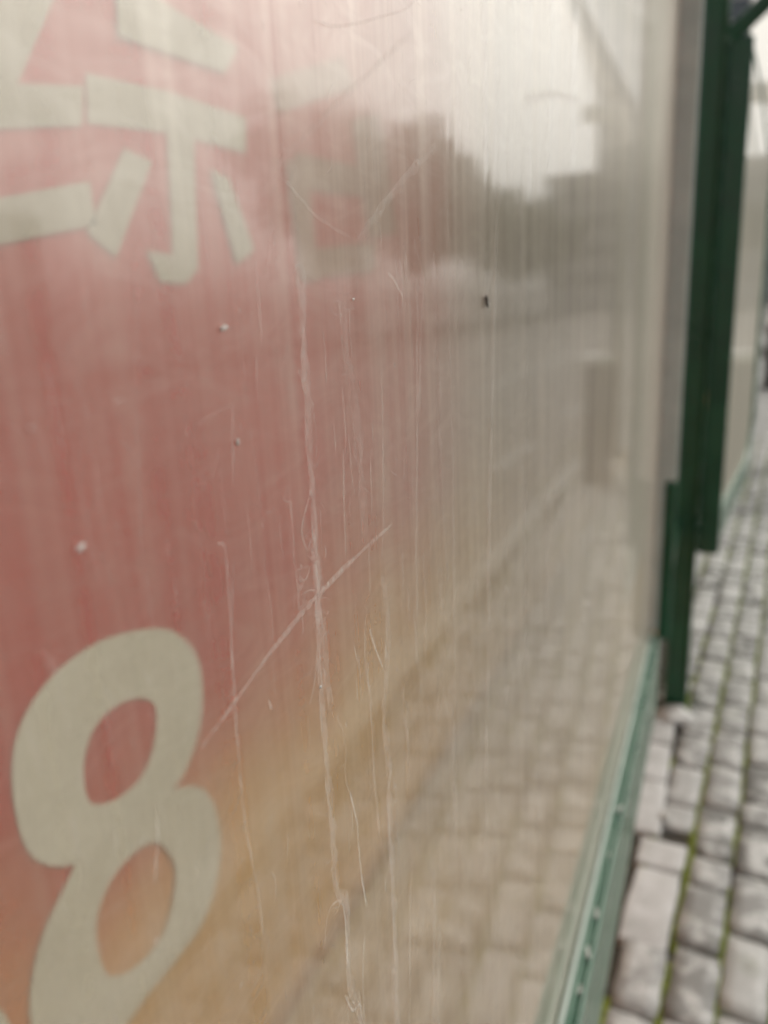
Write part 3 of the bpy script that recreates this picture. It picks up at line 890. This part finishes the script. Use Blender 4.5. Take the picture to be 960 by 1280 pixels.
# grooved section: a bead down each side of a flat web
sec = [(2.575, .116), (2.570, .122), (2.578, .1265), (2.60, .127), (2.645, .125), (2.65, .12), (2.65, .058), (2.645, .053), (2.60, .052), (2.578, .0525), (2.570, .057), (2.575, .064), (2.5785, .068), (2.5785, .111)]
a = [bm.verts.new((x, y, .0)) for x, y in sec]
b_ = [bm.verts.new((x, y, 2.75)) for x, y in sec]
for k in range(len(sec)):
    q = (k + 1) % len(sec)
    bm.faces.new((a[k], a[q], b_[q], b_[k]))
bm.faces.new(a); bm.faces.new(b_[::-1])
bmesh.ops.recalc_face_normals(bm, faces=bm.faces)
pchild(obj('shaft', bm, M['green']))
bm = bmesh.new()
box(bm, 2.60, 2.68, -.014, .0515, .565, 2.068, .006, 3)
pchild(obj('side_channel', bm, M['green']))
bm = bmesh.new()
d0, d1 = Vector((2.615, .062, 2.065)), Vector((2.615, -.52, 2.56))
tube(bm, [d0, d1], .024, 12)
pchild(obj('brace', bm, M['green']))
bm = bmesh.new()
tube(bm, [(2.63, -.002, 2.075), (2.9, -.045, 1.985), (3.3, -.09, 1.86)], .004, 6)
pchild(obj('stay_wire', bm, M['green']))

# mortar lump at the foot of the post
bm = bmesh.new()
bmesh.ops.create_icosphere(bm, subdivisions=3, radius=1)
for v in bm.verts:
    d = 1 + .38 * noise.noise(v.co * 1.9 + Vector((3, 1, 0)))
    v.co = Vector((v.co.x * .060 * d, v.co.y * .058 * d, max(-.3, v.co.z) * .026 * d))
o = obj('mortar_lump', bm, M['mortar'], None, True)
o.location = (2.52, .088, .004)
tag(o, 'rough white lump of mortar at the foot of the green post', 'mortar')
bm = bmesh.new()
bmesh.ops.create_icosphere(bm, subdivisions=2, radius=1)
for v in bm.verts:
    d = 1 + .5 * noise.noise(v.co * 2.3)
    v.co = Vector((v.co.x * .016 * d, v.co.y * .010 * d, v.co.z * .009 * d))
o = obj('pebble', bm, M['grit'], None, True)
o.location = (1.955, .077, .010)
tag(o, 'bright white pebble lying beside the pale edging slab', 'pebble')

# ------------------------------------------------------------------ the second screen, turned towards the street, with rounded corners
s2 = empty('rounded_screen', (2.67, 0, 0), math.atan2(-.102, 1))
tag(s2, 'pale green framed clear screen with a rounded lower corner beyond the post', 'screen')
LN, ZB, ZT, RR = 1.20, .585, 2.50, .30
def loop(ins):
    r_ = RR - ins
    pts = [(0.0, ZB + ins)]
    for k in range(9):
        q = -math.pi / 2 + (math.pi / 2) * k / 8
        pts.append((LN - RR + r_ * math.cos(q), ZB + RR + r_ * math.sin(q)))
    for k in range(9):
        q = (math.pi / 2) * k / 8
        pts.append((LN - RR + r_ * math.cos(q), ZT - RR + r_ * math.sin(q)))
    pts.append((0.0, ZT - ins))
    return pts
lo, li = loop(0), loop(.105)
n = len(lo)
vs = [(x, -.012, z) for x, z in lo] + [(x, -.012, z) for x, z in li] + [(x, .012, z) for x, z in lo] + [(x, .012, z) for x, z in li]
fs = []
for k in range(n - 1):
    fs += [(k, k + 1, n + k + 1, n + k), (2 * n + k, 3 * n + k, 3 * n + k + 1, 2 * n + k + 1), (k, 2 * n + k, 2 * n + k + 1, k + 1), (n + k, n + k + 1, 3 * n + k + 1, 3 * n + k)]
fr_ = pyobj('frame', vs, fs, M['green_mid'], s2)
bv = fr_.modifiers.new('b', 'BEVEL'); bv.width = .004; bv.segments = 2
li2 = loop(.10)
vs = [(x, -.003, z) for x, z in li2] + [(x, .003, z) for x, z in li2]
fs = [tuple(range(n)), tuple(range(2 * n - 1, n - 1, -1))] + [(k, n + k, n + (k + 1) % n, (k + 1) % n) for k in range(n)]
pyobj('clear_sheet', vs, fs, M['acrylic_green'], s2)
gb_ = boxobj('backing_board', 2.75, 7.0, .28, .30, .3, 2.6, M['pale_green'], None, .004)
tag(gb_, 'pale green board standing behind the rounded screen', 'board')

# ================================================================== the street, seen mirrored in the sheet
def bollard(x, y, label):
    t = empty('bollard', (x, y, 0))
    tag(t, label, 'bollard', 'stone bollards along the kerb')
    bm = bmesh.new()
    lathe(bm, [(.125, -.02), (.125, .05), (.112, .07), (.108, .80), (.114, .83), (.114, .87), (.10, .885)], n=28)
    bmesh.ops.recalc_face_normals(bm, faces=bm.faces)
    obj('shaft', bm, M['bollard'], t, True)
    bm = bmesh.new()
    lathe(bm, [(.098, .884), (.122, .895), (.126, .925), (.115, .955), (.07, .972), (.01, .978)], n=28)
    bmesh.ops.recalc_face_normals(bm, faces=bm.faces)
    obj('cap', bm, M['bollard_cap'], t, True)
bollard(6.05, -.635, 'dark stone bollard with a pale cap, the nearer one mirrored in the sheet')
bollard(12.2, -.60, 'farther stone bollard mirrored behind the green pole')

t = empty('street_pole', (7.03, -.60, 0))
tag(t, 'green pole with a short bent arm, its highlight put in as white, mirrored beside the bollard', 'pole')
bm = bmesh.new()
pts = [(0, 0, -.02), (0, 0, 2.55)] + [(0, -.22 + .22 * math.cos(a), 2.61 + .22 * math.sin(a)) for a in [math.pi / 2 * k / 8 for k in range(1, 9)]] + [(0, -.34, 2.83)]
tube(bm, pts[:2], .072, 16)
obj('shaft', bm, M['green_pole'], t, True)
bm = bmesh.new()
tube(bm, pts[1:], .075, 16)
obj('bent_arm', bm, M['bollard_cap'], t, True)  # white colour stands for the highlight on the green bend
bm = bmesh.new()
lathe(bm, [(.10, -.01), (.10, .015), (.07, .03), (.06, .08)], n=20)
bmesh.ops.recalc_face_normals(bm, faces=bm.faces)
obj('base', bm, M['green_pole'], t, True)

# trees across the road
def tree_meshes(seed, hgt, rx, nleaf, lsz):
    r_ = random.Random(seed)
    bm = bmesh.new()
    th = hgt * .42
    tube(bm, [(0, 0, -.2), (.05, .02, th * .5), (.1, -.05, th), (.05, .05, hgt * .78)], [.24, .19, .15, .04], 8)
    for k in range(7):
        a = k * 2.4 + r_.uniform(-.4, .4)
        z0 = th * r_.uniform(.7, 1.2)
        tube(bm, [(.08, 0, z0), (math.cos(a) * rx * .35, math.sin(a) * rx * .35, z0 + hgt * .13), (math.cos(a) * rx * .7, math.sin(a) * rx * .7, z0 + hgt * .22)], [.09, .06, .02], 5)
    tm = bpy.data.meshes.new('trunk'); bm.to_mesh(tm); bm.free(); tm.materials.append(M['bark'])
    cl_ = []
    for k in range(34):
        q = Vector((r_.gauss(0, 1), r_.gauss(0, 1), r_.gauss(0, 1))).normalized() * r_.random() ** .45
        cl_.append((Vector((q.x * rx, q.y * rx, hgt * .66 + q.z * hgt * .34)), r_.uniform(.7, 1.35)))
    vs, fs = [], []
    for k in range(nleaf):
        c, rr_ = r_.choice(cl_)
        d = Vector((r_.gauss(0, 1), r_.gauss(0, 1), r_.gauss(0, 1))).normalized() * rr_ * r_.random() ** .4
        p = c + d
        a = Vector((r_.gauss(0, 1), r_.gauss(0, 1), r_.gauss(0, .6))).normalized()
        b = a.cross(Vector((r_.gauss(0, 1), r_.gauss(0, 1), r_.gauss(0, 1)))).normalized()
        s_ = lsz * r_.uniform(.6, 1.3)
        o0 = len(vs)
        vs += [tuple(p - a * s_), tuple(p + b * s_ * .55), tuple(p + a * s_), tuple(p - b * s_ * .55)]
        fs.append((o0, o0 + 1, o0 + 2, o0 + 3))
    cm = bpy.data.meshes.new('crown'); cm.from_pydata(vs, [], fs); cm.update()
    cm.materials.append(M['leaf'] if seed % 2 else M['leaf2'])
    return tm, cm
TM = [tree_meshes(s, 9.5, 3.3, 5200, .19) for s in (1, 2, 3)]
tl = [(31, -16.5, 1.0, 'leftmost'), (36.5, -17.2, 1.05, 'second'), (42, -16.4, 1.1, 'third'), (48, -17.5, 1.15, 'fourth'), (54, -16.0, 1.05, 'fifth'),
      (60, -15.5, .95, 'sixth'), (67, -15.8, .95, 'seventh'), (75, -15.5, 1.0, 'eighth')]
for k, (x, y, s_, wd) in enumerate(tl):
    o = empty('tree', (x, y, 0), k * 1.7)
    o.scale = (s_, s_, s_)
    tag(o, '%s in the row of leafy green trees mirrored across the road, counted from the left' % wd, 'tree', 'row of trees across the road')
    link('trunk', TM[k % 3][0], None, o)
    link('crown', TM[k % 3][1], None, o)

# buildings
def building(name, label, x0, x1, y0, y1, h, mat, rows=8, cols=6, flare=0.0):
    t = empty(name, ((x0 + x1) / 2, (y0 + y1) / 2, 0))
    tag(t, label, 'building')
    iv = Matrix.Translation((-(x0 + x1) / 2, -(y0 + y1) / 2, 0))
    def ch(o):
        o.parent = t; o.matrix_parent_inverse = iv
    if flare:      # the upper floors lean out over the street
        sec = [(y1, -.2), (y1, h), (y0 - flare * 1.5, h), (y0 - flare, h * .70), (y0 - flare * .4, h * .57), (y0, h * .47), (y0, -.2)]
        n_ = len(sec)
        vs = [(x0, y, z) for y, z in sec] + [(x1, y, z) for y, z in sec]
        fs = [tuple(range(n_)), tuple(range(2 * n_ - 1, n_ - 1, -1))] + [(k, n_ + k, n_ + (k + 1) % n_, (k + 1) % n_) for k in range(n_)]
        ch(pyobj('wall', vs, fs, mat))
    else:
        ch(boxobj('wall', x0, x1, y0, y1, -.2, h, mat))
    ch(boxobj('parapet', x0 - .25, x1 + .25, y0 - .25 - flare * 1.5, y1 + .25, h - .1, h + .7, mat))
    sx = (y1 - y0) / cols
    sz = (h - 1.5) / rows
    wm = None
    for i in range(rows):
        for j in range(cols):
            yc = y0 + sx * (j + .5); zc = 1.6 + sz * (i + .5)
            if wm is None:
                o = boxobj('window', -.12, .05, -sx * .33, sx * .33, -sz * .28, sz * .28, M['glass_dark'])
                wm = o.data
            else:
                o = link('window', wm)
            ch(o); o.location = (x0 - .0, yc, zc)
    # windows on the street side
    nb = max(2, int((x1 - x0) / 4.5)); bx = (x1 - x0) / nb
    wm = None
    for i in range(rows):
        for j in range(nb):
            if wm is None:
                o = boxobj('window', -bx * .3, bx * .3, -.05, .12, -sz * .28, sz * .28, M['glass_dark'])
                wm = o.data
            else:
                o = link('window', wm)
            ch(o); o.location = (x0 + bx * (j + .5), y1, 1.6 + sz * (i + .5))
building('tower_block', 'tall pale grey block at the end of the street mirrored beside the post', 96, 118, -14.7, 2.5, 46, M['facade_grey'], rows=14, cols=6, flare=3.0)
building('low_building', 'low grey building with rows of windows mirrored behind the bollard', 84, 92, -17.5, -8.5, 12.5, M['facade_grey'], rows=4, cols=5)
building('terrace', 'long low beige building across the road at the left of the mirrored street', 2, 26, -38, -27, 5.0, M['facade_beige'], rows=2, cols=4)
